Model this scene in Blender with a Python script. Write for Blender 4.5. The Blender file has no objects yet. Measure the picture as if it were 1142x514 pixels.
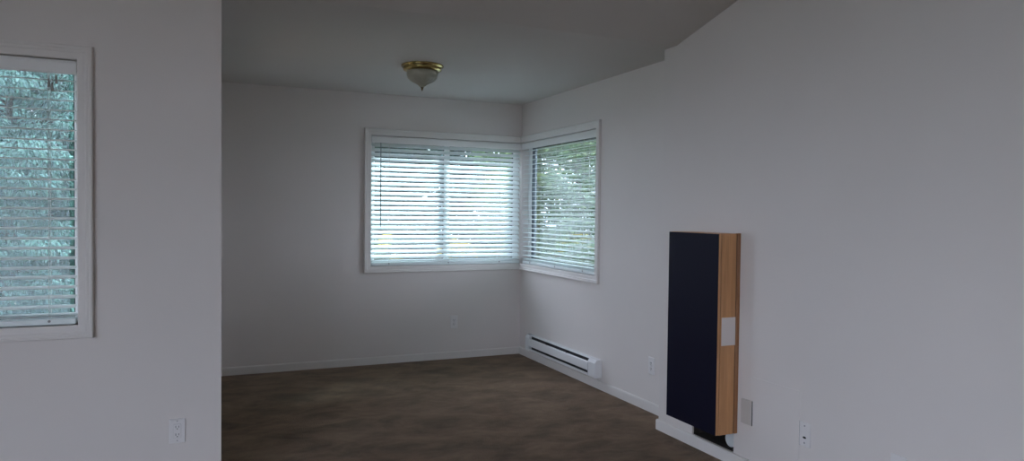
import bpy, math, random
import numpy as np
from mathutils import Matrix, Vector

random.seed(7)
rng = np.random.default_rng(11)
SC = bpy.context.scene
COL = SC.collection
PI = math.pi

# ------------------------------------------------------------------ camera
F_PX, YAW, PITCH, ROLL, CAM_H = 803.07, 23.8856, -1.4978, 0.6497, 1.396
cam_data = bpy.data.cameras.new('camera')
cam_data.sensor_fit = 'HORIZONTAL'
cam_data.sensor_width = 36.0
cam_data.lens = F_PX / 1142.0 * 36.0
cam_data.clip_start = 0.05
cam_data.clip_end = 300
cam = bpy.data.objects.new('camera', cam_data)
COL.objects.link(cam)
_y, _t, _r = (math.radians(a) for a in (YAW, PITCH, ROLL))
R0 = Vector((math.cos(_y), -math.sin(_y), 0))
F0 = Vector((math.sin(_y), math.cos(_y), 0))
U0 = Vector((0, 0, 1))
F2 = F0 * math.cos(_t) + U0 * math.sin(_t)
U2 = -F0 * math.sin(_t) + U0 * math.cos(_t)
RR = R0 * math.cos(_r) + U2 * math.sin(_r)
UU = -R0 * math.sin(_r) + U2 * math.cos(_r)
cam.matrix_world = Matrix(((RR.x, UU.x, -F2.x, 0), (RR.y, UU.y, -F2.y, 0), (RR.z, UU.z, -F2.z, CAM_H), (0, 0, 0, 1)))
SC.camera = cam

# ------------------------------------------------------------------ world, exposure
SKY_COLOUR = (0.70, 0.79, 1.0)
SKY_STRENGTH = 9.0
EXPOSURE = 0.12
world = bpy.data.worlds.new('overcast_sky')
SC.world = world
world.use_nodes = True
wn, wl = world.node_tree.nodes, world.node_tree.links
bg = wn['Background']
tc = wn.new('ShaderNodeTexCoord')
nz = wn.new('ShaderNodeTexNoise')
nz.inputs['Scale'].default_value = 2.2
nz.inputs['Detail'].default_value = 4
wl.new(tc.outputs['Generated'], nz.inputs['Vector'])
cr = wn.new('ShaderNodeValToRGB')
cr.color_ramp.elements[0].position = 0.3
cr.color_ramp.elements[0].color = tuple(c * 0.9 for c in SKY_COLOUR) + (1,)
cr.color_ramp.elements[1].position = 0.7
cr.color_ramp.elements[1].color = (0.77, 0.84, 1.0, 1)
wl.new(nz.outputs['Fac'], cr.inputs['Fac'])
wl.new(cr.outputs['Color'], bg.inputs['Color'])
bg.inputs['Strength'].default_value = SKY_STRENGTH
sun_data = bpy.data.lights.new('sun', 'SUN')
sun_data.energy = 17.0
sun_data.angle = math.radians(16)      # sun behind thin cloud
sun_data.color = (0.68, 0.92, 1.0)
sun = bpy.data.objects.new('sun', sun_data)
COL.objects.link(sun)
SUN_ELEVATION, SUN_AZIMUTH = math.radians(56), math.radians(45)     # azimuth from +y towards +x
sun.rotation_euler = (-Vector((math.cos(SUN_ELEVATION) * math.sin(SUN_AZIMUTH), math.cos(SUN_ELEVATION) * math.cos(SUN_AZIMUTH), math.sin(SUN_ELEVATION)))).to_track_quat('-Z', 'Y').to_euler()
SC.view_settings.view_transform = 'Standard'
SC.view_settings.look = 'None'
SC.view_settings.gamma = 1.0
SC.view_settings.use_curve_mapping = False
SC.view_settings.exposure = EXPOSURE
SC.cycles.use_denoising = True
SC.cycles.max_bounces = 12
SC.cycles.diffuse_bounces = 7
SC.cycles.glossy_bounces = 4
SC.cycles.transparent_max_bounces = 16
SC.cycles.sample_clamp_indirect = 8.0

# room measures (metres, x along the back wall, y into the picture)
CEIL = 2.44
YB, XA, XF, YL, XL, YJ, YK, SLOPE = 6.433, 2.945, 2.752, 3.851, 0.128, 3.839, 3.713, 0.2515
XW, YR, YRIDGE = -3.4, -3.2, 0.25         # far left wall, rear wall, ridge of the vault
WT = 0.15                                  # wall thickness
ZRIDGE = CEIL + SLOPE * (YK - YRIDGE)
ZREAR = ZRIDGE - SLOPE * (YRIDGE - YR)


def portal(name, loc, sx, sz, direction):
    """daylight sampling portal over a window opening (adds no light of its own)"""
    l = bpy.data.lights.new(name, 'AREA')
    l.shape = 'RECTANGLE'
    l.size, l.size_y = sx, sz
    l.cycles.is_portal = True
    o = bpy.data.objects.new(name, l)
    COL.objects.link(o)
    o.location = loc
    o.rotation_euler = Vector(direction).to_track_quat('-Z', 'Y').to_euler()
    return o


portal('portal_back', ((1.459 + XA) / 2, YB + 0.17, 1.48), 1.5, 1.2, (0, -1, 0))
portal('portal_right', (XA + 0.17, 5.71, 1.48), 1.2, 1.5, (-1, 0, 0)).data.size = 1.5
portal('portal_left', (-1.4, YL + 0.17, 1.46), 1.85, 1.24, (0, -1, 0))
portal('portal_alcove', (XL - 0.17, 5.1, 1.48), 1.2, 0.9, (1, 0, 0))
portal('portal_rear', (-2.875, YR - 0.17, 1.22), 0.95, 2.25, (0, 1, 0))
portal('portal_side', (XW - 0.17, -0.9, 1.22), 2.25, 4.2, (1, 0, 0))

# ------------------------------------------------------------------ materials


def mat(name, col, rough=0.6, metal=0.0, spec=0.5, noise=None, bump=None, col2=None, wave=None):
    """procedural material; noise=(scale, amount) mottles the colour, bump=(scale, strength, distance)"""
    m = bpy.data.materials.new(name)
    m.use_nodes = True
    n, l = m.node_tree.nodes, m.node_tree.links
    b = n['Principled BSDF']
    b.inputs['Roughness'].default_value = rough
    b.inputs['Metallic'].default_value = metal
    b.inputs['Specular IOR Level'].default_value = spec
    tcn = n.new('ShaderNodeTexCoord')
    sc, am = noise if noise else (3.0, 0.03)
    t = n.new('ShaderNodeTexNoise')
    t.inputs['Scale'].default_value = sc
    t.inputs['Detail'].default_value = 5
    l.new(tcn.outputs['Object'], t.inputs['Vector'])
    r = n.new('ShaderNodeValToRGB')
    c2 = col2 if col2 else tuple(min(1, c * (1 + am)) for c in col)
    c1 = col if col2 else tuple(c * (1 - am) for c in col)
    r.color_ramp.elements[0].position = 0.32
    r.color_ramp.elements[1].position = 0.68
    r.color_ramp.elements[0].color = tuple(c1) + (1,)
    r.color_ramp.elements[1].color = tuple(c2) + (1,)
    l.new(t.outputs['Fac'], r.inputs['Fac'])
    l.new(r.outputs['Color'], b.inputs['Base Color'])
    if bump:
        t2 = n.new('ShaderNodeTexNoise')
        t2.inputs['Scale'].default_value = bump[0]
        t2.inputs['Detail'].default_value = 3
        l.new(tcn.outputs['Object'], t2.inputs['Vector'])
        bp = n.new('ShaderNodeBump')
        bp.inputs['Strength'].default_value = bump[1]
        bp.inputs['Distance'].default_value = bump[2]
        l.new(t2.outputs['Fac'], bp.inputs['Height'])
        l.new(bp.outputs['Normal'], b.inputs['Normal'])
    return m


M = {}
M['wall'] = mat('painted_drywall', (0.72, 0.68, 0.655), 0.75, spec=0.3, noise=(1.1, 0.02), bump=(180, 0.12, 0.002))
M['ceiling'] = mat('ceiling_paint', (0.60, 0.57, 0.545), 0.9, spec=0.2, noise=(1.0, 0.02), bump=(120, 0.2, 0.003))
M['trim'] = mat('semigloss_trim', (0.73, 0.70, 0.675), 0.55, noise=(2, 0.015))
M['vinyl'] = mat('white_vinyl', (0.82, 0.83, 0.83), 0.45, noise=(2, 0.01))
M['slat'] = mat('blind_slat', (0.80, 0.87, 0.87), 0.45, noise=(2, 0.01))  # cyan of the skylight mixed into the white of the slats
M['valance'] = mat('blind_valance', (0.80, 0.80, 0.79), 0.45, noise=(2, 0.01))
M['cord'] = mat('blind_cord', (0.62, 0.62, 0.60), 0.8)
M['tassel'] = mat('tassel_plastic', (0.30, 0.30, 0.29), 0.5)
M['wand'] = mat('wand_plastic', (0.10, 0.13, 0.14), 0.35)
M['plate'] = mat('outlet_plastic', (0.755, 0.735, 0.73), 0.4, noise=(5, 0.01))
M['plate_grey'] = mat('aged_plate', (0.54, 0.51, 0.48), 0.5, noise=(8, 0.02))
M['slot'] = mat('slot_black', (0.02, 0.02, 0.02), 0.6)
M['screw'] = mat('screw_metal', (0.35, 0.35, 0.36), 0.35, metal=0.8)
M['brass'] = mat('polished_brass', (0.46, 0.35, 0.14), 0.13, metal=1.0, noise=(6, 0.06))
M['brass_dark'] = mat('antique_brass', (0.16, 0.11, 0.05), 0.35, metal=1.0)
M['heater'] = mat('heater_enamel', (0.78, 0.79, 0.80), 0.4, noise=(3, 0.01))
M['heater_dark'] = mat('heater_interior', (0.03, 0.03, 0.035), 0.6)
M['fin'] = mat('heater_fins', (0.10, 0.10, 0.11), 0.4, metal=0.7)
M['navy'] = mat('navy_laminate', (0.007, 0.007, 0.019), 0.5, spec=0.12, noise=(2, 0.05))
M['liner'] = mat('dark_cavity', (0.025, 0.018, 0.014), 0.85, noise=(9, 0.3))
M['duct'] = mat('duct_plastic', (0.62, 0.64, 0.64), 0.5, noise=(10, 0.06))
M['tape'] = mat('paper_label', (0.72, 0.66, 0.63), 0.7)
M['ext'] = mat('exterior_siding', (0.45, 0.43, 0.40), 0.8)
M['roof'] = mat('roof_shingle', (0.10, 0.10, 0.10), 0.9)
M['soil'] = mat('lawn_grass', (0.065, 0.065, 0.045), 0.95, noise=(4, 0.25), bump=(60, 0.6, 0.03))
M['bark'] = mat('tree_bark', (0.09, 0.07, 0.05), 0.95, noise=(14, 0.35), bump=(30, 0.8, 0.02))
M['sash'] = mat('shaded_sash', (0.16, 0.19, 0.22), 0.6)  # dark blue-grey carries the shade on the stile
M['gasket'] = mat('dark_gasket', (0.02, 0.022, 0.025), 0.6)


def carpet_material():
    m = bpy.data.materials.new('worn_carpet')
    m.use_nodes = True
    n, l = m.node_tree.nodes, m.node_tree.links
    b = n['Principled BSDF']
    b.inputs['Roughness'].default_value = 1.0
    b.inputs['Specular IOR Level'].default_value = 0.05
    b.inputs['Sheen Weight'].default_value = 0.15
    tcn = n.new('ShaderNodeTexCoord')
    mp = n.new('ShaderNodeMapping')
    mp.inputs['Rotation'].default_value = (0, 0, 0.5)
    mp.inputs['Scale'].default_value = (1.0, 1.5, 1)
    l.new(tcn.outputs['Object'], mp.inputs['Vector'])
    a = n.new('ShaderNodeTexNoise')           # foot-worn patches and vacuum marks
    a.inputs['Scale'].default_value = 2.8
    a.inputs['Detail'].default_value = 9
    a.inputs['Roughness'].default_value = 0.72
    a.inputs['Distortion'].default_value = 0.35
    l.new(mp.outputs['Vector'], a.inputs['Vector'])
    r = n.new('ShaderNodeValToRGB')
    r.color_ramp.elements[0].position = 0.34
    r.color_ramp.elements[0].color = (0.128, 0.083, 0.051, 1)
    r.color_ramp.elements[1].position = 0.68
    r.color_ramp.elements[1].color = (0.315, 0.215, 0.138, 1)
    l.new(a.outputs['Fac'], r.inputs['Fac'])
    c = n.new('ShaderNodeTexNoise')           # tufts
    c.inputs['Scale'].default_value = 160
    c.inputs['Detail'].default_value = 2
    l.new(tcn.outputs['Object'], c.inputs['Vector'])
    mx = n.new('ShaderNodeMixRGB')
    mx.blend_type = 'OVERLAY'
    mx.inputs['Fac'].default_value = 0.45
    l.new(r.outputs['Color'], mx.inputs['Color1'])
    l.new(c.outputs['Fac'], mx.inputs['Color2'])
    l.new(mx.outputs['Color'], b.inputs['Base Color'])
    bp = n.new('ShaderNodeBump')
    bp.inputs['Strength'].default_value = 0.9
    bp.inputs['Distance'].default_value = 0.012
    ad = n.new('ShaderNodeMath')
    ad.operation = 'ADD'
    ml = n.new('ShaderNodeMath')
    ml.operation = 'MULTIPLY'
    ml.inputs[1].default_value = 0.7
    l.new(a.outputs['Fac'], ml.inputs[0])
    l.new(ml.outputs[0], ad.inputs[0])
    l.new(c.outputs['Fac'], ad.inputs[1])
    l.new(ad.outputs[0], bp.inputs['Height'])
    l.new(bp.outputs['Normal'], b.inputs['Normal'])
    return m


def oak_material(name, c1, c2):
    m = bpy.data.materials.new(name)
    m.use_nodes = True
    n, l = m.node_tree.nodes, m.node_tree.links
    b = n['Principled BSDF']
    b.inputs['Roughness'].default_value = 0.42
    tcn = n.new('ShaderNodeTexCoord')
    mp = n.new('ShaderNodeMapping')
    mp.inputs['Scale'].default_value = (40, 40, 2.2)
    l.new(tcn.outputs['Object'], mp.inputs['Vector'])
    t = n.new('ShaderNodeTexNoise')
    t.inputs['Scale'].default_value = 1.3
    t.inputs['Detail'].default_value = 6
    t.inputs['Distortion'].default_value = 0.6
    l.new(mp.outputs['Vector'], t.inputs['Vector'])
    r = n.new('ShaderNodeValToRGB')
    r.color_ramp.elements[0].position = 0.3
    r.color_ramp.elements[0].color = c1 + (1,)
    r.color_ramp.elements[1].position = 0.75
    r.color_ramp.elements[1].color = c2 + (1,)
    l.new(t.outputs['Fac'], r.inputs['Fac'])
    l.new(r.outputs['Color'], b.inputs['Base Color'])
    return m


def glass_material(name, surfaces):
    """thin window pane: clear, with the mirror share of its panes' surfaces"""
    m = bpy.data.materials.new(name)
    m.use_nodes = True
    n, l = m.node_tree.nodes, m.node_tree.links
    n.remove(n['Principled BSDF'])
    out = n['Material Output']
    tr = n.new('ShaderNodeBsdfTransparent')
    tr.inputs['Color'].default_value = (0.96, 0.97, 0.97, 1)
    gl = n.new('ShaderNodeBsdfGlossy')
    gl.inputs['Roughness'].default_value = 0.01
    tcn = n.new('ShaderNodeTexCoord')
    t = n.new('ShaderNodeTexNoise')           # slight waviness of the panes
    t.inputs['Scale'].default_value = 3.0
    l.new(tcn.outputs['Object'], t.inputs['Vector'])
    bp = n.new('ShaderNodeBump')
    bp.inputs['Strength'].default_value = 0.25
    bp.inputs['Distance'].default_value = 0.004
    l.new(t.outputs['Fac'], bp.inputs['Height'])
    l.new(bp.outputs['Normal'], gl.inputs['Normal'])
    fr = n.new('ShaderNodeFresnel')
    fr.inputs['IOR'].default_value = 1.5
    mu = n.new('ShaderNodeMath')
    mu.operation = 'MULTIPLY'
    mu.inputs[1].default_value = surfaces
    mu.use_clamp = True
    l.new(fr.outputs['Fac'], mu.inputs[0])
    mx = n.new('ShaderNodeMixShader')
    l.new(mu.outputs[0], mx.inputs['Fac'])
    l.new(tr.outputs[0], mx.inputs[1])
    l.new(gl.outputs[0], mx.inputs[2])
    l.new(mx.outputs[0], out.inputs['Surface'])
    return m


def screen_material(name, share):
    """fine insect mesh: mostly holes, pale bluish threads tinted for haze"""
    m = bpy.data.materials.new(name)
    m.use_nodes = True
    n, l = m.node_tree.nodes, m.node_tree.links
    n.remove(n['Principled BSDF'])
    out = n['Material Output']
    tr = n.new('ShaderNodeBsdfTransparent')
    df = n.new('ShaderNodeBsdfDiffuse')
    df.inputs['Color'].default_value = (0.46, 0.57, 0.62, 1)
    tl = n.new('ShaderNodeBsdfTranslucent')
    tl.inputs['Color'].default_value = (0.46, 0.57, 0.62, 1)
    ad = n.new('ShaderNodeMixShader')
    ad.inputs['Fac'].default_value = 0.5
    l.new(df.outputs[0], ad.inputs[1])
    l.new(tl.outputs[0], ad.inputs[2])
    mx = n.new('ShaderNodeMixShader')
    mx.inputs['Fac'].default_value = share
    l.new(tr.outputs[0], mx.inputs[1])
    l.new(ad.outputs[0], mx.inputs[2])
    l.new(mx.outputs[0], out.inputs['Surface'])
    return m


def frosted_material():
    m = bpy.data.materials.new('frosted_glass')
    m.use_nodes = True
    n, l = m.node_tree.nodes, m.node_tree.links
    b = n['Principled BSDF']
    b.inputs['Base Color'].default_value = (0.50, 0.49, 0.41, 1)
    b.inputs['Roughness'].default_value = 0.3
    b.inputs['Subsurface Weight'].default_value = 0.0
    tl = n.new('ShaderNodeBsdfTranslucent')
    tl.inputs['Color'].default_value = (0.6, 0.58, 0.48, 1)
    mx = n.new('ShaderNodeMixShader')
    mx.inputs['Fac'].default_value = 0.3
    l.new(b.outputs[0], mx.inputs[1])
    l.new(tl.outputs[0], mx.inputs[2])
    l.new(mx.outputs[0], n['Material Output'].inputs['Surface'])
    return m


def leaf_material(name, cols, trans=0.35):
    m = bpy.data.materials.new(name)
    m.use_nodes = True
    n, l = m.node_tree.nodes, m.node_tree.links
    b = n['Principled BSDF']
    b.inputs['Roughness'].default_value = 0.55
    b.inputs['Specular IOR Level'].default_value = 0.3
    g = n.new('ShaderNodeNewGeometry')
    r = n.new('ShaderNodeValToRGB')
    el = r.color_ramp.elements
    el[0].position, el[1].position = 0.0, 1.0
    el[0].color = cols[0] + (1,)
    el[1].color = cols[-1] + (1,)
    for i, c in enumerate(cols[1:-1]):
        e = el.new((i + 1) / (len(cols) - 1))
        e.color = c + (1,)
    l.new(g.outputs['Random Per Island'], r.inputs['Fac'])
    l.new(r.outputs['Color'], b.inputs['Base Color'])
    tl = n.new('ShaderNodeBsdfTranslucent')
    l.new(r.outputs['Color'], tl.inputs['Color'])
    mx = n.new('ShaderNodeMixShader')
    mx.inputs['Fac'].default_value = trans
    l.new(b.outputs[0], mx.inputs[1])
    l.new(tl.outputs[0], mx.inputs[2])
    l.new(mx.outputs[0], n['Material Output'].inputs['Surface'])
    return m


M['carpet'] = carpet_material()
M['oak'] = oak_material('oak_veneer', (0.46, 0.225, 0.095), (0.64, 0.33, 0.145))
M['oak_edge'] = oak_material('oak_edge_band', (0.26, 0.115, 0.05), (0.38, 0.18, 0.08))
M['glass'] = glass_material('double_glazing', 3.4)
M['glass_coated'] = glass_material('coated_double_glazing', 4.8)
M['glass_clear'] = glass_material('single_glazing', 1.3)
M['screen'] = screen_material('insect_mesh', 0.33)  # bluish sheet lays haze over the view through the left window
M['frosted'] = frosted_material()
M['leaf_cedar'] = leaf_material('cedar_foliage', [(0.14, 0.25, 0.25), (0.165, 0.31, 0.275), (0.195, 0.37, 0.31)], 0.6)  # leaves paled towards blue so their colour carries the haze
M['leaf_dark'] = leaf_material('evergreen_foliage', [(0.008, 0.02, 0.02), (0.018, 0.04, 0.034), (0.035, 0.065, 0.045)])
M['leaf_green'] = leaf_material('bright_foliage', [(0.04, 0.10, 0.03), (0.09, 0.19, 0.06), (0.19, 0.27, 0.08)])
M['leaf_yellow'] = leaf_material('yellow_blossom', [(0.50, 0.38, 0.02), (0.62, 0.50, 0.08)])

# ------------------------------------------------------------------ mesh helpers


class MB:
    """collects simple shapes and links them as ONE mesh object"""

    def __init__(self):
        self.v, self.f, self.smooth = [], [], set()

    def box(self, a, b, bevel=0.0):
        (x0, y0, z0), (x1, y1, z1) = a, b
        if bevel <= 0:
            i = len(self.v)
            self.v += [(x0, y0, z0), (x1, y0, z0), (x1, y1, z0), (x0, y1, z0), (x0, y0, z1), (x1, y0, z1), (x1, y1, z1), (x0, y1, z1)]
            for q in ((3, 2, 1, 0), (4, 5, 6, 7), (0, 1, 5, 4), (1, 2, 6, 5), (2, 3, 7, 6), (3, 0, 4, 7)):
                self.f.append(tuple(i + k for k in q))
            return self
        e = bevel
        i = len(self.v)
        idx = {}
        for sx in (0, 1):
            for sy in (0, 1):
                for sz in (0, 1):
                    X, Y, Z = (x0, x1)[sx], (y0, y1)[sy], (z0, z1)[sz]
                    dx, dy, dz = (e, -e)[sx], (e, -e)[sy], (e, -e)[sz]
                    for k, p in enumerate(((X, Y + dy, Z + dz), (X + dx, Y, Z + dz), (X + dx, Y + dy, Z))):
                        idx[(sx, sy, sz, k)] = len(self.v)
                        self.v.append(p)
        g = lambda *a: idx[a]
        fs = []
        fs.append([g(0, 0, 0, 0), g(0, 0, 1, 0), g(0, 1, 1, 0), g(0, 1, 0, 0)])
        fs.append([g(1, 0, 0, 0), g(1, 1, 0, 0), g(1, 1, 1, 0), g(1, 0, 1, 0)])
        fs.append([g(0, 0, 0, 1), g(1, 0, 0, 1), g(1, 0, 1, 1), g(0, 0, 1, 1)])
        fs.append([g(0, 1, 0, 1), g(0, 1, 1, 1), g(1, 1, 1, 1), g(1, 1, 0, 1)])
        fs.append([g(0, 0, 0, 2), g(0, 1, 0, 2), g(1, 1, 0, 2), g(1, 0, 0, 2)])
        fs.append([g(0, 0, 1, 2), g(1, 0, 1, 2), g(1, 1, 1, 2), g(0, 1, 1, 2)])
        for s in (0, 1):
            for t in (0, 1):
                fs.append([g(s, t, 0, 0), g(s, t, 1, 0), g(s, t, 1, 1), g(s, t, 0, 1)])
                fs.append([g(s, 0, t, 0), g(s, 1, t, 0), g(s, 1, t, 2), g(s, 0, t, 2)])
                fs.append([g(0, s, t, 1), g(1, s, t, 1), g(1, s, t, 2), g(0, s, t, 2)])
                for u in (0, 1):
                    fs.append([g(s, t, u, 0), g(s, t, u, 1), g(s, t, u, 2)])
        c = Vector(((x0 + x1) / 2, (y0 + y1) / 2, (z0 + z1) / 2))
        for q in fs:
            ps = [Vector(self.v[k]) for k in q]
            nrm = (ps[1] - ps[0]).cross(ps[2] - ps[0])
            mid = sum(ps, Vector()) / len(ps)
            if nrm.dot(mid - c) < 0:
                q = q[::-1]
            self.f.append(tuple(q))
        return self

    def lathe(self, prof, seg=40, cap=True, axis='z', at=(0, 0, 0), smooth=True):
        """prof: (radius, height) pairs"""
        i = len(self.v)
        n = len(prof)
        for r, h in prof:
            for k in range(seg):
                a = 2 * PI * k / seg
                p = (r * math.cos(a), r * math.sin(a), h)
                if axis == 'y':
                    p = (p[0], p[2], p[1])
                self.v.append((p[0] + at[0], p[1] + at[1], p[2] + at[2]))
        flip = axis == 'y'
        for j in range(n - 1):
            for k in range(seg):
                k2 = (k + 1) % seg
                q = (i + j * seg + k, i + j * seg + k2, i + (j + 1) * seg + k2, i + (j + 1) * seg + k)
                if smooth:
                    self.smooth.add(len(self.f))
                self.f.append(q[::-1] if flip else q)
        if cap:
            self.f.append(tuple(i + k for k in range(seg))[::(1 if flip else -1)])
            self.f.append(tuple(i + (n - 1) * seg + k for k in range(seg))[::(-1 if flip else 1)])
        return self

    def tube(self, pts, rad, seg=10, cap=True):
        pts = [Vector(p) for p in pts]
        rads = rad if isinstance(rad, (list, tuple)) else [rad] * len(pts)
        i = len(self.v)
        for j, p in enumerate(pts):
            d = (pts[min(j + 1, len(pts) - 1)] - pts[max(j - 1, 0)]).normalized()
            ref = Vector((0, 0, 1)) if abs(d.z) < 0.9 else Vector((1, 0, 0))
            a = d.cross(ref).normalized()
            b = d.cross(a)
            for k in range(seg):
                t = 2 * PI * k / seg
                self.v.append(tuple(p + (a * math.cos(t) + b * math.sin(t)) * rads[j]))
        for j in range(len(pts) - 1):
            for k in range(seg):
                k2 = (k + 1) % seg
                self.smooth.add(len(self.f))
                self.f.append((i + j * seg + k, i + (j + 1) * seg + k, i + (j + 1) * seg + k2, i + j * seg + k2))
        if cap:
            self.f.append(tuple(i + k for k in range(seg)))
            self.f.append(tuple(i + (len(pts) - 1) * seg + k for k in range(seg))[::-1])
        return self

    def prism(self, prof, x0, x1, axis='x'):
        """closed profile in the (y, z) plane extruded along x (axis 'x') or (x, z) along y"""
        i, n = len(self.v), len(prof)
        for x in (x0, x1):
            for a, b in prof:
                self.v.append((x, a, b) if axis == 'x' else (a, x, b))
        for k in range(n):
            k2 = (k + 1) % n
            self.f.append((i + k, i + k2, i + n + k2, i + n + k))
        self.f.append(tuple(i + k for k in range(n))[::-1])
        self.f.append(tuple(i + n + k for k in range(n)))
        return self

    def mesh(self, name):
        me = bpy.data.meshes.new(name)
        me.from_pydata([tuple(map(float, p)) for p in self.v], [], self.f)
        for k in self.smooth:
            me.polygons[k].use_smooth = True
        me.update()
        return me

    def build(self, name, material, parent=None, loc=None):
        o = bpy.data.objects.new(name, self.mesh(name))
        o.data.materials.append(material)
        COL.objects.link(o)
        if parent is not None:
            o.parent = parent
        if loc is not None:
            o.location = loc
        return o


def empty(name, loc=(0, 0, 0), rz=0.0):
    o = bpy.data.objects.new(name, None)
    o.empty_display_size = 0.1
    COL.objects.link(o)
    o.location = loc
    o.rotation_euler = (0, 0, rz)
    return o


def tag(o, label, cat=None, group=None, kind=None):
    if label:
        o['label'] = label
    if cat:
        o['category'] = cat
    if group:
        o['group'] = group
    if kind:
        o['kind'] = kind
    return o


def struct(o, label, cat):
    return tag(o, label, cat, kind='structure')


def copy_of(o, parent, loc=None, rot=None):
    c = o.copy()
    COL.objects.link(c)
    c.parent = parent
    if loc is not None:
        c.location = loc
    if rot is not None:
        c.rotation_euler = rot
    return c


def wall_mesh(us, zs, holes, d0, d1, axis):
    """wall slab with rectangular openings. u runs along the wall, d is its depth range; axis 'x' = wall along x"""
    mb = MB()
    solid = {}
    for i in range(len(us) - 1):
        for j in range(len(zs) - 1):
            uc, zc = (us[i] + us[i + 1]) / 2, (zs[j] + zs[j + 1]) / 2
            solid[i, j] = not any(a < uc < b and c < zc < d for a, b, c, d in holes)

    def P(u, d, z):
        return (u, d, z) if axis == 'x' else (d, u, z)

    def quad(ps, nrm):
        v = [Vector(p) for p in ps]
        if (v[1] - v[0]).cross(v[2] - v[0]).dot(Vector(nrm)) < 0:
            ps = ps[::-1]
        k = len(mb.v)
        mb.v += ps
        mb.f.append((k, k + 1, k + 2, k + 3))
    for (i, j), s in solid.items():
        if not s:
            continue
        a, b, c, d = us[i], us[i + 1], zs[j], zs[j + 1]
        quad([P(a, d0, c), P(b, d0, c), P(b, d0, d), P(a, d0, d)], P(0, -1, 0))
        quad([P(a, d1, c), P(b, d1, c), P(b, d1, d), P(a, d1, d)], P(0, 1, 0))
        for (ii, jj), ps, n in (((i - 1, j), [P(a, d0, c), P(a, d1, c), P(a, d1, d), P(a, d0, d)], P(-1, 0, 0)),
                                ((i + 1, j), [P(b, d0, c), P(b, d1, c), P(b, d1, d), P(b, d0, d)], P(1, 0, 0)),
                                ((i, j - 1), [P(a, d0, c), P(a, d1, c), P(b, d1, c), P(b, d0, c)], P(0, 0, -1)),
                                ((i, j + 1), [P(a, d0, d), P(a, d1, d), P(b, d1, d), P(b, d0, d)], P(0, 0, 1))):
            if not solid.get((ii, jj), False):
                quad(ps, n)
    return mb


# ------------------------------------------------------------------ room shell
def build_shell():
    zt = 0.0
    o = MB().box((XW - WT, YR - WT, -0.12), (XA + WT, YB + WT, 0.0)).build('floor', M['carpet'])
    struct(o, 'worn brown carpet floor running into the window alcove', 'floor')
    # ceiling: flat over the alcove, then one vaulted surface over the main room
    t = 0.14
    prof = [(YB + WT, CEIL), (YK, CEIL), (YRIDGE, ZRIDGE), (YR - WT, ZREAR - SLOPE * WT),
            (YR - WT, ZREAR - SLOPE * WT + t), (YRIDGE, ZRIDGE + t), (YK, CEIL + t), (YB + WT, CEIL + t)]
    o = MB().prism(prof, XW - WT, XF + 0.35).build('ceiling', M['ceiling'])
    struct(o, 'off white ceiling, flat over the alcove and vaulted nearer the camera', 'ceiling')
    # back wall of the alcove
    o = wall_mesh([XL - WT, 1.459, XA, XA + WT], [0, 0.89, 2.068, CEIL], [(1.459, XA, 0.89, 2.068)], YB, YB + WT, 'x').build('wall_back', M['wall'])
    struct(o, 'shaded off white alcove wall holding the wide back window', 'wall')
    # right wall of the alcove
    o = wall_mesh([YJ - 0.02, 4.99, YB], [0, 0.89, 2.068, CEIL], [(4.99, YB, 0.89, 2.068)], XA, XA + WT, 'y').build('wall_alcove_right', M['wall'])
    struct(o, 'off white alcove side wall above the baseboard heater', 'wall')
    # left wall of the alcove (edge on from the camera)
    o = wall_mesh([YL + WT, 4.7, 5.5, YB], [0, 0.89, 2.068, CEIL], [(4.7, 5.5, 0.89, 2.068)], XL - WT, XL, 'y').build('wall_alcove_left', M['wall'])
    struct(o, 'alcove side wall turned edge on behind the left corner', 'wall')
    # main-room wall with the left window
    o = wall_mesh([XW - WT, -2.325, -0.487, XL], [0, 0.85, 2.068, CEIL], [(-2.325, -0.487, 0.85, 2.068)], YL, YL + WT, 'x').build('wall_left', M['wall'])
    struct(o, 'pale wall at the left with window and outlet', 'wall')
    # main-room right wall with the cut-out low down
    mb = wall_mesh([YR - WT, 3.133, 3.497, YJ], [0, 0.067, 0.52, ZRIDGE + 0.06], [(3.133, 3.497, 0.067, 0.52)], XF, XF + 0.34, 'y')
    wr = mb.build('wall_right', M['wall'])
    struct(wr, 'large plain pale wall filling the right of the view', 'wall')
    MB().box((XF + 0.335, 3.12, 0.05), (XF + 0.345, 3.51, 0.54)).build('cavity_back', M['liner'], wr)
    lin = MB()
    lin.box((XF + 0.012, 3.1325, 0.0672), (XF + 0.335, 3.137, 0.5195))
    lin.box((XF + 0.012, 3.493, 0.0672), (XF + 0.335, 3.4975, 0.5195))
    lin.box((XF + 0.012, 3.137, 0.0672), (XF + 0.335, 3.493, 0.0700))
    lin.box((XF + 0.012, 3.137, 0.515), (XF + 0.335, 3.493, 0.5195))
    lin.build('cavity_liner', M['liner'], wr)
    # faint drywall patch beside the cut-out
    MB().box((XF - 0.0022, 2.662, 0.072), (XF + 0.002, 2.985, 0.522), 0.0009).build('wall_patch', M['wall'], wr)
    # rear and side walls behind the camera, their glazing added for daylight
    o = wall_mesh([XW - WT, -3.35, -2.4, XF + 0.34], [0, 0.1, 2.35, ZREAR], [(-3.35, -2.4, 0.1, 2.35)], YR - WT, YR, 'x').build('wall_rear', M['wall'])
    struct(o, 'rear wall with an added narrow glazed door behind the camera', 'wall')
    mb = wall_mesh([YR, -3.0, 1.2, YL], [0, 0.1, 2.35, ZRIDGE + 0.06], [(-3.0, 1.2, 0.1, 2.35)], XW - WT, XW, 'y')
    o = mb.build('wall_side', M['wall'])
    struct(o, 'side wall with added patio glazing behind the camera', 'wall')


build_shell()


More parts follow.
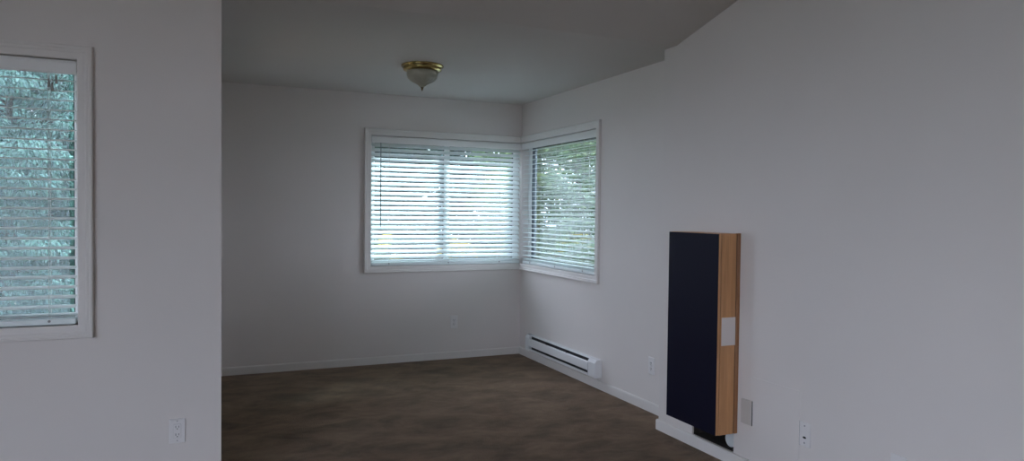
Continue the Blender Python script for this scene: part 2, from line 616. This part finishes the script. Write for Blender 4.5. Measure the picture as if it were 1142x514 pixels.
def baseboard(name, p0, p1, inward, label, h=0.068, d=0.013, ends=(0, 0)):
    """skirting from p0 to p1 along a wall, protruding towards 'inward'"""
    a, b, n = Vector(p0 + (0,)), Vector(p1 + (0,)), Vector(inward + (0,))
    t = (b - a).normalized()
    prof = [(0, 0), (d, 0), (d, h - 0.010), (d - 0.003, h - 0.003), (d - 0.008, h), (0, h)]
    mb = MB()
    for e, s, q in ((a, -ends[0], 0), (b, ends[1], 1)):
        for o, z in prof:
            p = e + n * o + t * (s * o)
            mb.v.append((p.x, p.y, z))
    k = len(prof)
    flip = t.cross(n).z > 0
    for i in range(k):
        j = (i + 1) % k
        q = (i, j, k + j, k + i)
        mb.f.append(q[::-1] if flip else q)
    mb.f.append(tuple(range(k))[::(1 if flip else -1)])
    mb.f.append(tuple(range(k, 2 * k))[::(-1 if flip else 1)])
    o = mb.build(name, M['trim'])
    return struct(o, label, 'baseboard')


baseboard('baseboard_back', (XL, YB), (XA, YB), (0, -1), 'off white baseboard under the back window wall', ends=(0, -1))
baseboard('baseboard_alcove_right', (XA, YB), (XA, YJ), (-1, 0), 'off white baseboard running under the wall heater', ends=(-1, 0))
baseboard('baseboard_right', (XF, YJ), (XF, YR), (-1, 0), 'white baseboard below the navy fronted cabinet', ends=(1, 0))
baseboard('baseboard_jog', (XF, YJ), (XA, YJ), (0, 1), 'short baseboard return round the wall corner', ends=(1, 0))
baseboard('baseboard_left', (XW, YL), (XL, YL), (0, -1), 'baseboard below the left window wall', ends=(0, 1))


# ------------------------------------------------------------------ windows
CASE = [(0, 0), (0, 0.011), (0.004, 0.014), (0.030, 0.016), (0.036, 0.020), (0.046, 0.020), (0.050, 0.024), (0.058, 0.024), (0.062, 0.020), (0.062, 0)]


def casing(root, w, h, sides, cw=0.062):
    """picture frame moulding round an opening (local x right, z up, room at -y); one mitred mesh per side"""
    def piece(name, A, B, out, along, ea, eb):
        mb = MB()
        for e, s in ((A, -ea), (B, eb)):
            for o, t in CASE:
                p = Vector(e) + Vector(out) * o + Vector(along) * (s * o)
                mb.v.append((p.x, -t, p.z))
        n = len(CASE)
        for i in range(n):
            j = (i + 1) % n
            mb.f.append((i, j, n + j, n + i))
        mb.f.append(tuple(range(n)))
        mb.f.append(tuple(range(n, 2 * n)))
        o = mb.build(name, M['trim'], root)
        # consistent outward normals
        import bmesh
        bm = bmesh.new()
        bm.from_mesh(o.data)
        bmesh.ops.recalc_face_normals(bm, faces=bm.faces)
        bm.to_mesh(o.data)
        bm.free()
    L, R = 'l' in sides, 'r' in sides
    piece('casing', (0, 0, h), (w, 0, h), (0, 0, 1), (1, 0, 0), 1 if L else 0, 1 if R else 0)
    piece('casing', (0, 0, 0), (w, 0, 0), (0, 0, -1), (1, 0, 0), 1 if L else 0, 1 if R else 0)
    if L:
        piece('casing', (0, 0, 0), (0, 0, h), (-1, 0, 0), (0, 0, 1), 1, 1)
    if R:
        piece('casing', (w, 0, 0), (w, 0, h), (1, 0, 0), (0, 0, 1), 1, 1)


def window(name, origin, rz, w, h, sides, label, screen=None, mull=0.5, glassmat='glass', fw=0.05, stile=0.0):
    root = empty(name, origin, rz)
    struct(root, label, 'window')
    casing(root, w, h, sides)
    y0, y1 = 0.075, 0.135
    fr = MB()
    fr.box((0, y0, 0), (w, y1, fw), 0.004)
    fr.box((0, y0, h - fw), (w, y1, h), 0.004)
    fr.box((0, y0, fw), (fw, y1, h - fw), 0.004)
    fr.box((w - fw, y0, fw), (w, y1, h - fw), 0.004)
    fr.build('window_frame', M['vinyl'], root)
    xm = w * mull
    if mull < 1:
        MB().box((xm - 0.028, y0 + 0.006, fw), (xm + 0.028, y1 - 0.006, h - fw), 0.004).build('meeting_stile', M['vinyl'], root)
    MB().box((0, 0.0, -0.012), (w, 0.076, 0.0)).build('window_stool', M['trim'], root)
    g = 0.006
    for a, b, y in (((fw, xm - 0.028, 0.100), (xm + 0.028, w - fw, 0.108)) if mull < 1 else ((fw, w - fw, 0.104),)):
        sash = MB()
        s = 0.006
        sash.box((a, y - 0.012, fw), (b, y + 0.012, fw + s))
        sash.box((a, y - 0.012, h - fw - s), (b, y + 0.012, h - fw))
        sash.box((a, y - 0.012, fw + s), (a + s, y + 0.012, h - fw - s))
        sash.box((b - s, y - 0.012, fw + s), (b, y + 0.012, h - fw - s))
        sash.build('sash_gasket', M['gasket'], root)
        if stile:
            MB().box((a + s, y - 0.010, fw + s), (a + s + stile, y + 0.010, h - fw - s)).build('shaded_stile', M['sash'], root)  # stile coloured dark to stand for the shade beside the jamb
        mb = MB()
        mb.v = [(a + s + stile, y, fw + s), (b - s, y, fw + s), (b - s, y, h - fw - s), (a + s + stile, y, h - fw - s)]
        mb.f = [(0, 1, 2, 3)]
        mb.build('pane', M[glassmat], root)
    if screen:
        a, b = screen
        mb = MB()
        mb.v = [(a, y1 - 0.005, fw), (b, y1 - 0.005, fw), (b, y1 - 0.005, h - fw), (a, y1 - 0.005, h - fw)]
        mb.f = [(0, 1, 2, 3)]
        mb.build('insect_screen', M['screen'], root)
    return root


BW, BH = XA - 1.459, 2.068 - 0.89
RW = YB - 4.99
LW, LH = 2.325 - 0.487, 2.068 - 0.85
w_back = window('window_1', (1.459, YB, 0.89), 0, BW, BH, 'l', 'wide sliding window in the alcove back wall', screen=None)
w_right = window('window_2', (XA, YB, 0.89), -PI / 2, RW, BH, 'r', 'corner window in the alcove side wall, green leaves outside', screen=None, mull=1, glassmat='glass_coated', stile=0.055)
w_left = window('window_3', (-2.325, YL, 0.85), 0, LW, LH, 'lr', 'white cased window cut off by the left edge', screen=(0.05, LW - 0.05), glassmat='glass_clear', fw=0.022)
w_alcove = window('added_window_alcove', (XL, 4.7, 0.89), PI / 2, 0.8, BH, 'lr', 'unseen window added in the alcove side wall for daylight, turned edge on', mull=1)  # unseen window added to brighten the alcove's right wall
w_rear = window('added_window_rear', (-2.4, YR, 0.1), PI, 0.95, 2.25, 'lr', 'narrow glazed patio door added in the rear wall behind the camera', mull=1)  # unseen glazed door added to light the left wall
w_side = window('added_window_side', (XW, -3.0, 0.1), PI / 2, 4.2, 2.25, 'lr', 'wide patio glazing added in the side wall behind the camera')  # unseen glazing added for daylight on the foreground walls


# ------------------------------------------------------------------ blinds
def blind(origin, rz, w, h, tilt, label, cords, pitch=0.0440, wand=None, tassels=None, stack=2, cut=(0.004, 0.004), vh=0.062):
    """horizontal slat blind in an opening w x h; local x right, z up, room at -y"""
    root = empty('window_blind', origin, rz)
    tag(root, label, 'blind', 'white slatted window blinds')
    x0, x1 = cut[0], w - cut[1]
    v = MB()
    v.prism([(-0.006, h - 0.0055 - vh), (0.004, h - 0.0055 - vh), (0.004, h - 0.0055), (-0.003, h - 0.0055), (-0.006, h - 0.012), (-0.009, h - 0.018), (-0.009, h - 0.058)][::-1], x0, x1)
    v.build('valance', M['valance'], root)
    MB().box((x0 + 0.004, 0.008, h - 0.050), (x1 - 0.004, 0.062, h - 0.006), 0.003).build('headrail', M['valance'], root)
    # slat: gently crowned strip
    hw, th, n = 0.0250, 0.0028, 6
    top = [(-hw + 2 * hw * k / n, 0.0016 * (1 - (2 * k / n - 1) ** 2)) for k in range(n + 1)]
    prof = top + [(a, b - th) for a, b in top[::-1]]
    sl = MB()
    sl.prism(prof[::-1], x0 + 0.006, x1 - 0.006)
    base = sl.mesh('slat')
    base.materials.append(M['slat'])
    yc = 0.034
    zb = 0.030                                  # top of the bottom rail
    ztop = h - 0.0055 - vh - 0.002
    zs = []
    z = zb + 0.012
    for k in range(stack):
        zs.append((z, 0.02))
        z += 0.009
    z = zb + 0.012 + stack * 0.009 + pitch * 0.55
    while z < ztop + 0.03:
        zs.append((z, tilt))
        z += pitch
    for z, t in zs:
        o = bpy.data.objects.new('slat', base)
        COL.objects.link(o)
        o.parent = root
        o.location = (0, yc, z)
        o.rotation_euler = (t + random.uniform(-0.012, 0.012), random.uniform(-0.0008, 0.0008), 0)
    MB().box((x0 + 0.006, yc - 0.025, 0.001), (x1 - 0.006, yc + 0.025, zb), 0.004).build('bottom_rail', M['slat'], root)
    for cx in cords:
        c = MB()
        for y in (yc - 0.0265, yc + 0.0265):
            c.box((cx - 0.0011, y - 0.0008, 0.03), (cx + 0.0011, y + 0.0008, h - 0.05))
        c.build('ladder_cord', M['cord'], root)
        MB().lathe([(0.006, 0), (0.006, 0.004), (0.003, 0.006)], 12, axis='y', at=(cx, yc - 0.031, 0.020)).build('cord_button', M['tassel'], root)
    if wand:
        wx, wlen = wand
        wd = MB()
        wd.tube([(wx, -0.014, h - 0.066), (wx, -0.016, h - 0.10), (wx, -0.018, h - 0.066 - wlen)], 0.0042, 8)
        wd.build('tilt_wand', M['wand'], root)
    for tx, tz, rot in tassels or []:
        MB().box((tx - 0.0009, -0.0135, tz + 0.02), (tx + 0.0009, -0.0117, h - 0.06)).build('pull_cord', M['cord'], root)
        MB().lathe([(0.0045, -0.020), (0.0060, -0.018), (0.0058, -0.004), (0.0038, 0.014), (0.002, 0.020)], 14, at=(tx, -0.0126, tz)).build('tassel', M['tassel'], root)
    return root


blind((1.459, YB, 0.89), 0, BW, BH, 0.70, 'half closed white slat blind on the alcove back window', [0.17, 0.74, 1.26], wand=(0.085, 0.76))
blind((XA, YB, 0.89), -PI / 2, RW, BH, 0.09, 'opened white slat blind at the alcove corner, right of the half closed one', [0.20, 0.72, 1.22], cut=(0.012, 0.004))
blind((-2.325, YL, 0.85), 0, LW, LH, 0.165, 'opened white slat blind with hanging grey tassels at the left edge', [0.25, 0.95, 1.722], tassels=[(1.728, 1.104, 0), (1.741, 1.088, 0), (1.757, 1.122, 0)], pitch=0.0452)


# ------------------------------------------------------------------ ceiling lamp
def ceiling_lamp():
    root = empty('ceiling_light', (1.508, 5.03, CEIL))
    tag(root, 'brass rimmed flush ceiling light with frosted bowl and pointed finial', 'lamp')
    MB().lathe([(0.060, 0.0), (0.150, 0.0), (0.153, -0.006), (0.148, -0.014), (0.138, -0.017), (0.136, -0.022), (0.140, -0.027), (0.137, -0.036), (0.124, -0.044), (0.112, -0.046), (0.106, -0.043)][::-1], 56, cap=False).build('brass_rim', M['brass'], root)
    prof = [(0.108, -0.043), (0.1125, -0.056), (0.112, -0.074), (0.105, -0.090), (0.091, -0.105), (0.071, -0.117), (0.050, -0.126), (0.033, -0.135), (0.023, -0.146), (0.019, -0.156), (0.004, -0.158)]
    bowl = MB().lathe(prof[::-1], 56, cap=False).build('glass_bowl', M['frosted'], root)
    ribs = MB()
    for k in range(20):                         # moulded flutes on the lower bowl
        a = 2 * PI * k / 20
        pts = [(r * 1.004 * math.cos(a), r * 1.004 * math.sin(a), z) for r, z in prof[3:10]]
        ribs.tube(pts, [0.0012, 0.002, 0.0024, 0.0024, 0.002, 0.0014, 0.001], 6)
    ribs.build('flute', M['frosted'], bowl)
    MB().lathe([(0.0, -0.186), (0.003, -0.182), (0.0055, -0.174), (0.0085, -0.168), (0.006, -0.164), (0.012, -0.160), (0.012, -0.156), (0.0, -0.155)], 20, cap=False).build('finial', M['brass_dark'], root)


ceiling_lamp()


# ------------------------------------------------------------------ baseboard heater
def heater():
    L, D, H = 1.295, 0.062, 0.142
    root = empty('baseboard_heater', (XA, 6.165, 0.094), -PI / 2)
    tag(root, 'long white electric baseboard heater under the corner window', 'heater')
    # local x runs towards the camera, room at -y
    e = 0.112
    MB().box((0, -0.006, 0), (L, 0, H), 0.001).build('back_plate', M['heater'], root)
    prof = [(-D, 0.044), (-D, 0.104), (-D + 0.008, 0.112), (-D + 0.013, 0.112), (-D + 0.004, 0.103), (-D + 0.004, 0.048), (-D + 0.008, 0.040), (-D + 0.003, 0.040)]
    MB().prism(prof, 0.0, L - e).build('front_cover', M['heater'], root)
    MB().prism([(-0.036, 0.132), (-0.030, H), (-0.006, H), (-0.006, H - 0.004), (-0.028, H - 0.004), (-0.033, 0.130)], 0.0, L - e).build('top_hood', M['heater'], root)
    MB().prism([(-D + 0.004, 0.0), (-D + 0.001, 0.004), (-D + 0.001, 0.020), (-D + 0.005, 0.020), (-D + 0.008, 0.004), (-0.006, 0.004), (-0.006, 0.0)], 0.0, L - e).build('bottom_lip', M['heater'], root)
    MB().box((0.07, -0.030, 0.006), (L - e, -0.0062, 0.13)).build('dark_interior', M['heater_dark'], root)
    fm = MB().box((-0.0006, -0.05, 0.035), (0.0006, -0.030, 0.10)).mesh('fin')
    fm.materials.append(M['fin'])
    n = 70
    for k in range(n):
        o = bpy.data.objects.new('fin', fm)
        COL.objects.link(o)
        o.parent = root
        o.location = (0.08 + (L - e - 0.10) * k / (n - 1), 0, 0)
    MB().tube([(0.05, -0.04, 0.068), (L - e + 0.01, -0.04, 0.068)], 0.006, 10).build('heating_element', M['fin'], root)
    for a, b, nm in ((0.0, 0.07, 'end_cap'), (L - e - 0.003, L, 'control_box')):
        pr = [(-0.006, 0.0), (-D + 0.002, 0.0), (-D - 0.002, 0.006), (-D - 0.002, 0.116), (-0.048, H), (-0.006, H)]
        c = MB().prism(pr[::-1], a, b).build(nm, M['heater'], root)
        if nm == 'control_box':
            MB().box((a + 0.004, -D - 0.0026, 0.008), (a + 0.0055, -D - 0.001, 0.104)).build('seam', M['gasket'], c)
    for x in (L * 0.33, L * 0.62):
        MB().box((x, -D + 0.004, 0.004), (x + 0.004, -0.030, 0.132)).build('bracket', M['heater_dark'], root)


heater()


# ------------------------------------------------------------------ wall plates
def slots(parent, zc, y, s=1.0, gap=0.0065):
    for dx, hh in ((-gap, 0.0045), (gap, 0.0036)):
        MB().box((dx - 0.0012, y - 0.0006, zc + 0.001 - hh * s), (dx + 0.0012, y + 0.001, zc + 0.001 + hh * s + 0.002)).build('slot', M['slot'], parent)
    MB().lathe([(0.0026, -0.0006), (0.0026, 0.001)], 12, axis='y', at=(0, y, zc - 0.0085)).build('slot', M['slot'], parent)


def outlet(loc, rz, label, decora=False, shade='plate'):
    root = empty('wall_outlet', loc, rz)
    tag(root, label, 'outlet', 'power outlets on the walls')
    MB().box((-0.036, -0.006, -0.060), (0.036, 0.0, 0.060), 0.0022).build('cover_plate', M[shade], root)
    if decora:
        body = MB().box((-0.0168, -0.0085, -0.0335), (0.0168, -0.005, 0.0335), 0.0012).build('receptacle', M[shade], root)
        g = MB()
        g.box((-0.0182, -0.0064, -0.035), (-0.0168, -0.0056, 0.035))
        g.box((0.0168, -0.0064, -0.035), (0.0182, -0.0056, 0.035))
        g.box((-0.0182, -0.0064, 0.0335), (0.0182, -0.0056, 0.035))
        g.box((-0.0182, -0.0064, -0.035), (0.0182, -0.0056, -0.0335))
        g.build('shadow_gap', M['cord'], root)
        slots(body, 0.019, -0.0085)
        slots(body, -0.019, -0.0085)
        scr = (0.048, -0.048)
    else:
        for zc in (0.0195, -0.0195):
            prof = [(0.0168 * math.cos(a), 0.0168 * math.sin(a)) for a in np.linspace(0, 2 * PI, 28, endpoint=False)]
            prof = [(x, max(-0.0135, min(0.0135, z)) + zc) for x, z in prof]
            body = MB().prism(prof, -0.0085, -0.005, axis='y').build('receptacle', M[shade], root)
            slots(body, zc, -0.0085)
        scr = (0.0,)
    for z in scr:
        MB().lathe([(0.003, -0.0007), (0.003, 0.001)], 12, axis='y', at=(0, -0.006, z)).build('screw', M['screw'], root)
    return root


outlet((-0.0715, YL, 0.3085), 0, 'white rectangular outlet on the pale wall below the left window', decora=True)
outlet((2.256, YB, 0.347), 0, 'dim duplex outlet low on the alcove back wall below the window')
outlet((XA, 4.198, 0.325), -PI / 2, 'white duplex outlet between the heater and the wall corner')
outlet((XF, 2.112, 0.318), -PI / 2, 'pale outlet cut off by the bottom edge, right of the cable plate')

bp = empty('blank_plate', (XF, 3.033, 0.3245), -PI / 2)
tag(bp, 'blank greyish cover plate just right of the oak cabinet side', 'wall plate')
MB().box((-0.040, -0.008, -0.067), (0.040, 0.0, 0.067), 0.002).build('cover_plate', M['plate_grey'], bp)
MB().box((-0.038, -0.003, -0.068), (0.0425, 0.0, 0.066)).build('plate_edge_shade', M['gasket'], bp)  # dark strip standing in for the shadow at the plate's edge

cp = empty('cable_plate', (XF, 2.624, 0.3185), -PI / 2)
tag(cp, 'slim white cable plate with a black oval hole between two screws', 'wall plate')
MB().box((-0.034, -0.006, -0.060), (0.034, 0.0, 0.060), 0.002).build('cover_plate', M['plate'], cp)
MB().box((-0.0365, -0.003, -0.061), (-0.030, 0.0, 0.058)).build('plate_edge_shade', M['gasket'], cp)  # dark strip drawn as the shaded seam on the left edge
prof = [(0.011 * math.cos(a) * (1.0), 0.0055 * math.sin(a) - 0.016) for a in np.linspace(0, 2 * PI, 20, endpoint=False)]
MB().prism(prof, -0.0068, -0.004, axis='y').build('cable_hole', M['slot'], cp)
for z in (0.042, -0.042):
    MB().lathe([(0.0042, -0.0012), (0.0042, 0.001)], 12, axis='y', at=(0.0, -0.006, z)).build('screw', M['screw'], cp)


# ------------------------------------------------------------------ cabinet on the right wall
def cabinet():
    root = empty('wall_cabinet', (XF, 3.108, 0.185), -PI / 2)
    tag(root, 'tall shallow oak cabinet with a navy front on the right wall', 'cabinet')
    # local: x towards the camera (near side at x = 0), far side at x = -W, room at -y
    W, D, H = 0.444, 0.150, 1.104
    t = 0.016
    # near oak side: three strips with grooves between
    MB().box((-t, -D + 0.0225, 0), (0, -0.0275, H), 0.001).build('side_panel', M['oak'], root)
    MB().box((-t, -0.0225, 0.0), (0.003, 0, H + 0.002), 0.0012).build('wall_strip', M['oak_edge'], root)
    MB().box((-W, -D + 0.018, 0), (-W + t, 0, H), 0.001).build('side_panel', M['oak'], root)
    MB().box((-W + t, -D + 0.018, H - t), (-t, 0, H), 0.001).build('top_panel', M['oak'], root)
    MB().box((-W + t, -D + 0.018, 0), (-t, 0, t), 0.001).build('bottom_panel', M['oak_edge'], root)
    MB().box((-t * 0.9, -0.028, 0.002), (-0.004, -0.022, H - 0.002)).build('groove', M['gasket'], root)
    door = MB().box((-W, -D - 0.0006, 0.002), (-0.001, -D + 0.002, H - 0.002)).build('door', M['navy'], root)
    MB().box((-W + 0.0006, -D + 0.002, 0.002), (0.0015, -D + 0.0170, H - 0.001), 0.001).build('door_core', M['oak'], door)
    MB().box((-W + 0.01, -D + 0.0170, 0.004), (-0.005, -D + 0.0230, H - 0.004)).build('door_gap', M['gasket'], door)
    # paper label on the near side, white catch at the far edge
    MB().box((-0.001, -0.1215, 0.492), (0.0016, -0.0265, 0.646), 0.0004).build('paper_label', M['tape'], root)
    MB().box((-W - 0.010, -D + 0.004, 0.775), (-W + 0.001, -D + 0.03, 0.850), 0.002).build('catch_plate', M['plate'], root)


cabinet()

# bent duct inside the cut-out
pe = []
for k in range(13):
    a = (PI / 2) * k / 12
    pe.append((0.105 * math.sin(a), 0, 0.105 * (1 - math.cos(a))))
pts = [(-0.06, 0, 0.0)] + pe + [(0.105, 0, 0.20)]
d = empty('duct_elbow', (XF + 0.11, 3.215, 0.112), 0)
tag(d, 'pale bent duct pipe inside the dark cut-out under the cabinet', 'pipe')
MB().tube(pts, 0.040, 22).build('pipe_bend', M['duct'], d)
MB().tube([(-0.062, 0, 0), (-0.040, 0, 0)], 0.0425, 22).build('pipe_collar', M['duct'], d)


# ------------------------------------------------------------------ outside
GZ = -0.6
o = MB().box((-30, -30, GZ - 0.1), (30, 40, GZ)).build('lawn', M['soil'])
struct(o, 'grass ground outside the windows', 'ground')


def leaf_cloud(centres, radii, per, size, droop, flat=0.5, aspect=2.2):
    """rhombic leaves scattered in clumps; returns vertex and face arrays"""
    N = len(centres) * per
    c = np.repeat(np.asarray(centres), per, axis=0)
    r = np.repeat(np.asarray(radii), per)
    d = rng.normal(size=(N, 3))
    d /= np.linalg.norm(d, axis=1)[:, None]
    rad = r * rng.random(N) ** 0.5
    p = c + d * rad[:, None] * np.array([1, 1, flat])
    a = d + rng.normal(scale=0.5, size=(N, 3)) + np.array([0, 0, -droop])
    a /= np.linalg.norm(a, axis=1)[:, None]
    b = np.cross(a, rng.normal(size=(N, 3)))
    b /= np.linalg.norm(b, axis=1)[:, None]
    s = size * rng.uniform(0.6, 1.35, N)
    L, Wd = (s * 0.5)[:, None], (s * 0.5 / aspect)[:, None]
    nrm = np.cross(a, b) * (s * 0.10)[:, None]
    v = np.stack([p - a * L, p + b * Wd + nrm, p + a * L, p - b * Wd + nrm], 1).reshape(-1, 3)
    return v


def leaf_mesh(name, v, material, parent):
    n = len(v) // 4
    me = bpy.data.meshes.new(name)
    me.vertices.add(len(v))
    me.vertices.foreach_set('co', v.astype(np.float32).ravel())
    me.loops.add(n * 4)
    me.loops.foreach_set('vertex_index', np.arange(n * 4, dtype=np.int32))
    me.polygons.add(n)
    me.polygons.foreach_set('loop_start', np.arange(0, n * 4, 4, dtype=np.int32))
    me.polygons.foreach_set('loop_total', np.full(n, 4, dtype=np.int32))
    me.update(calc_edges=True)
    me.validate()
    me.materials.append(material)
    o = bpy.data.objects.new(name, me)
    COL.objects.link(o)
    o.parent = parent
    o['kind'] = 'stuff'
    return o


def tree(name, loc, height, spread, leaf, label, cat='tree', clumps=170, per=110, size=0.10, droop=0.5, base=0.12, shape='cone', crad=0.32, group=None, aspect=2.2, power=0.75):
    root = empty(name, loc)
    tag(root, label, cat, group)
    tr = MB()
    pts, rads = [], []
    for k in range(9):
        f = k / 8
        pts.append((0.06 * math.sin(3 * f + loc[0]), 0.06 * math.cos(2.3 * f + loc[1]) - 0.06, height * 0.93 * f))
        rads.append(max(0.012, 0.016 * height * (1 - f) ** 0.8))
    tr.tube(pts, rads, 9)
    tr.build('trunk', M['bark'], root)
    br = MB()
    cen, rad = [], []
    for k in range(clumps):
        f = base + (1 - base) * ((k + random.random()) / clumps)
        if shape == 'cone':
            R = spread * (1 - f) ** power + 0.12
        else:
            R = spread * math.sqrt(max(0.02, 1 - ((f - 0.52) / 0.54) ** 2))
        a = k * 2.39996 + random.uniform(-0.4, 0.4)
        rr = R * (0.45 + 0.55 * random.random() ** 0.6)
        z = height * f - droop * 0.25 * rr
        p = (rr * math.cos(a), rr * math.sin(a), max(z, 0.08))
        cen.append(p)
        rad.append(crad * random.uniform(0.7, 1.3))
        if k % 3 == 0:
            br.tube([(0, 0, min(height * 0.92, height * f * 0.97)), (p[0] * 0.55, p[1] * 0.55, height * f * 0.99), p], [0.018, 0.012, 0.005], 5)
    br.build('branch', M['bark'], root)
    v = leaf_cloud(cen, rad, per, size, droop, aspect=aspect)
    leaf_mesh('foliage', v, M[leaf], root)
    return root


# beyond the left window
tree('cedar_tree', (-1.75, 9.0, GZ), 4.9, 1.35, 'leaf_cedar', 'drooping pale green cedar filling the left window', clumps=340, per=620, size=0.055, droop=1.2, aspect=2.6, power=0.45)
tree('cedar_tree', (-3.0, 12.8, GZ), 5.6, 1.4, 'leaf_dark', 'darker bluish cedar behind the drooping one at the far left edge', clumps=260, per=130, size=0.10, droop=1.0)
# beyond the back window
tree('evergreen_tree', (2.7, 12.4, GZ), 5.4, 1.25, 'leaf_dark', 'dark evergreen behind the left half of the back blind', clumps=280, per=120, size=0.11, shape='round', droop=0.3)
tree('evergreen_tree', (5.7, 13.0, GZ), 5.6, 1.25, 'leaf_dark', 'dark evergreen behind the right half of the back blind', clumps=280, per=120, size=0.11, shape='round', droop=0.3)
tree('evergreen_tree', (4.2, 16.2, GZ), 5.8, 1.5, 'leaf_cedar', 'bluish evergreen standing between the two dark ones', clumps=200, per=110, size=0.12, shape='round', droop=0.3)
# beyond the corner window
tree('leafy_tree', (5.15, 9.4, GZ), 6.6, 1.35, 'leaf_green', 'bright green leafy tree close outside the corner window', clumps=400, per=150, size=0.085, shape='round', droop=0.4)
tree('leafy_tree', (5.9, 6.2, GZ), 6.6, 1.35, 'leaf_green', 'bright green tree beside the house, added out of view to shade the corner window', clumps=280, per=120, size=0.10, shape='round', droop=0.4)  # unseen tree added to block sky from the corner window
tree('leafy_tree', (8.3, 14.2, GZ), 4.4, 1.3, 'leaf_green', 'bright green tree farther off behind the corner window', clumps=220, per=110, size=0.11, shape='round', droop=0.4)


def hedge(loc, length, h, label):
    root = empty('hedge', loc)
    tag(root, label, 'hedge')
    cen = [(random.uniform(-length / 2, length / 2), random.uniform(-0.4, 0.4), h * (random.random() ** 0.8)) for _ in range(int(length * 34))]
    leaf_mesh('foliage', leaf_cloud(cen, [0.42] * len(cen), 60, 0.16, 0.2, flat=0.8), M['leaf_dark'], root)
    st = MB()
    n = int(length / 0.8)
    for k in range(n):
        x = -length / 2 + 0.4 + 0.8 * k
        st.tube([(x, 0, 0), (x + 0.05, 0.03, h * 0.5), (x, 0, h * 0.85)], [0.04, 0.03, 0.01], 6)
    st.build('stem', M['bark'], root)


hedge((6.5, 19.5, GZ), 13.0, 4.8, 'long dark hedge far behind the back window trees')
hedge((-4.8, 17.0, GZ), 8.0, 3.8, 'dark hedge far behind the cedars of the left window')


def flower_shrub(loc, label, h=1.45):
    r = tree('flowering_shrub', loc, h, 0.42, 'leaf_green', label, cat='shrub', clumps=70, per=60, size=0.06, shape='round', droop=0.2, crad=0.16, group='yellow flowering shrubs under the back window')
    cen = [(random.uniform(-0.35, 0.35), random.uniform(-0.35, 0.25), h * random.uniform(0.78, 1.06)) for _ in range(22)]
    v = leaf_cloud(cen, [0.075] * len(cen), 50, 0.06, 0.0, flat=0.9, aspect=1.3)
    leaf_mesh('blossom', v, M['leaf_yellow'], r)


flower_shrub((1.75, 8.0, GZ), 'yellow flowering shrub at the lower left of the back blind', 1.62)
flower_shrub((2.95, 8.4, GZ), 'yellow flowering shrub behind the middle of the back blind', 1.50)
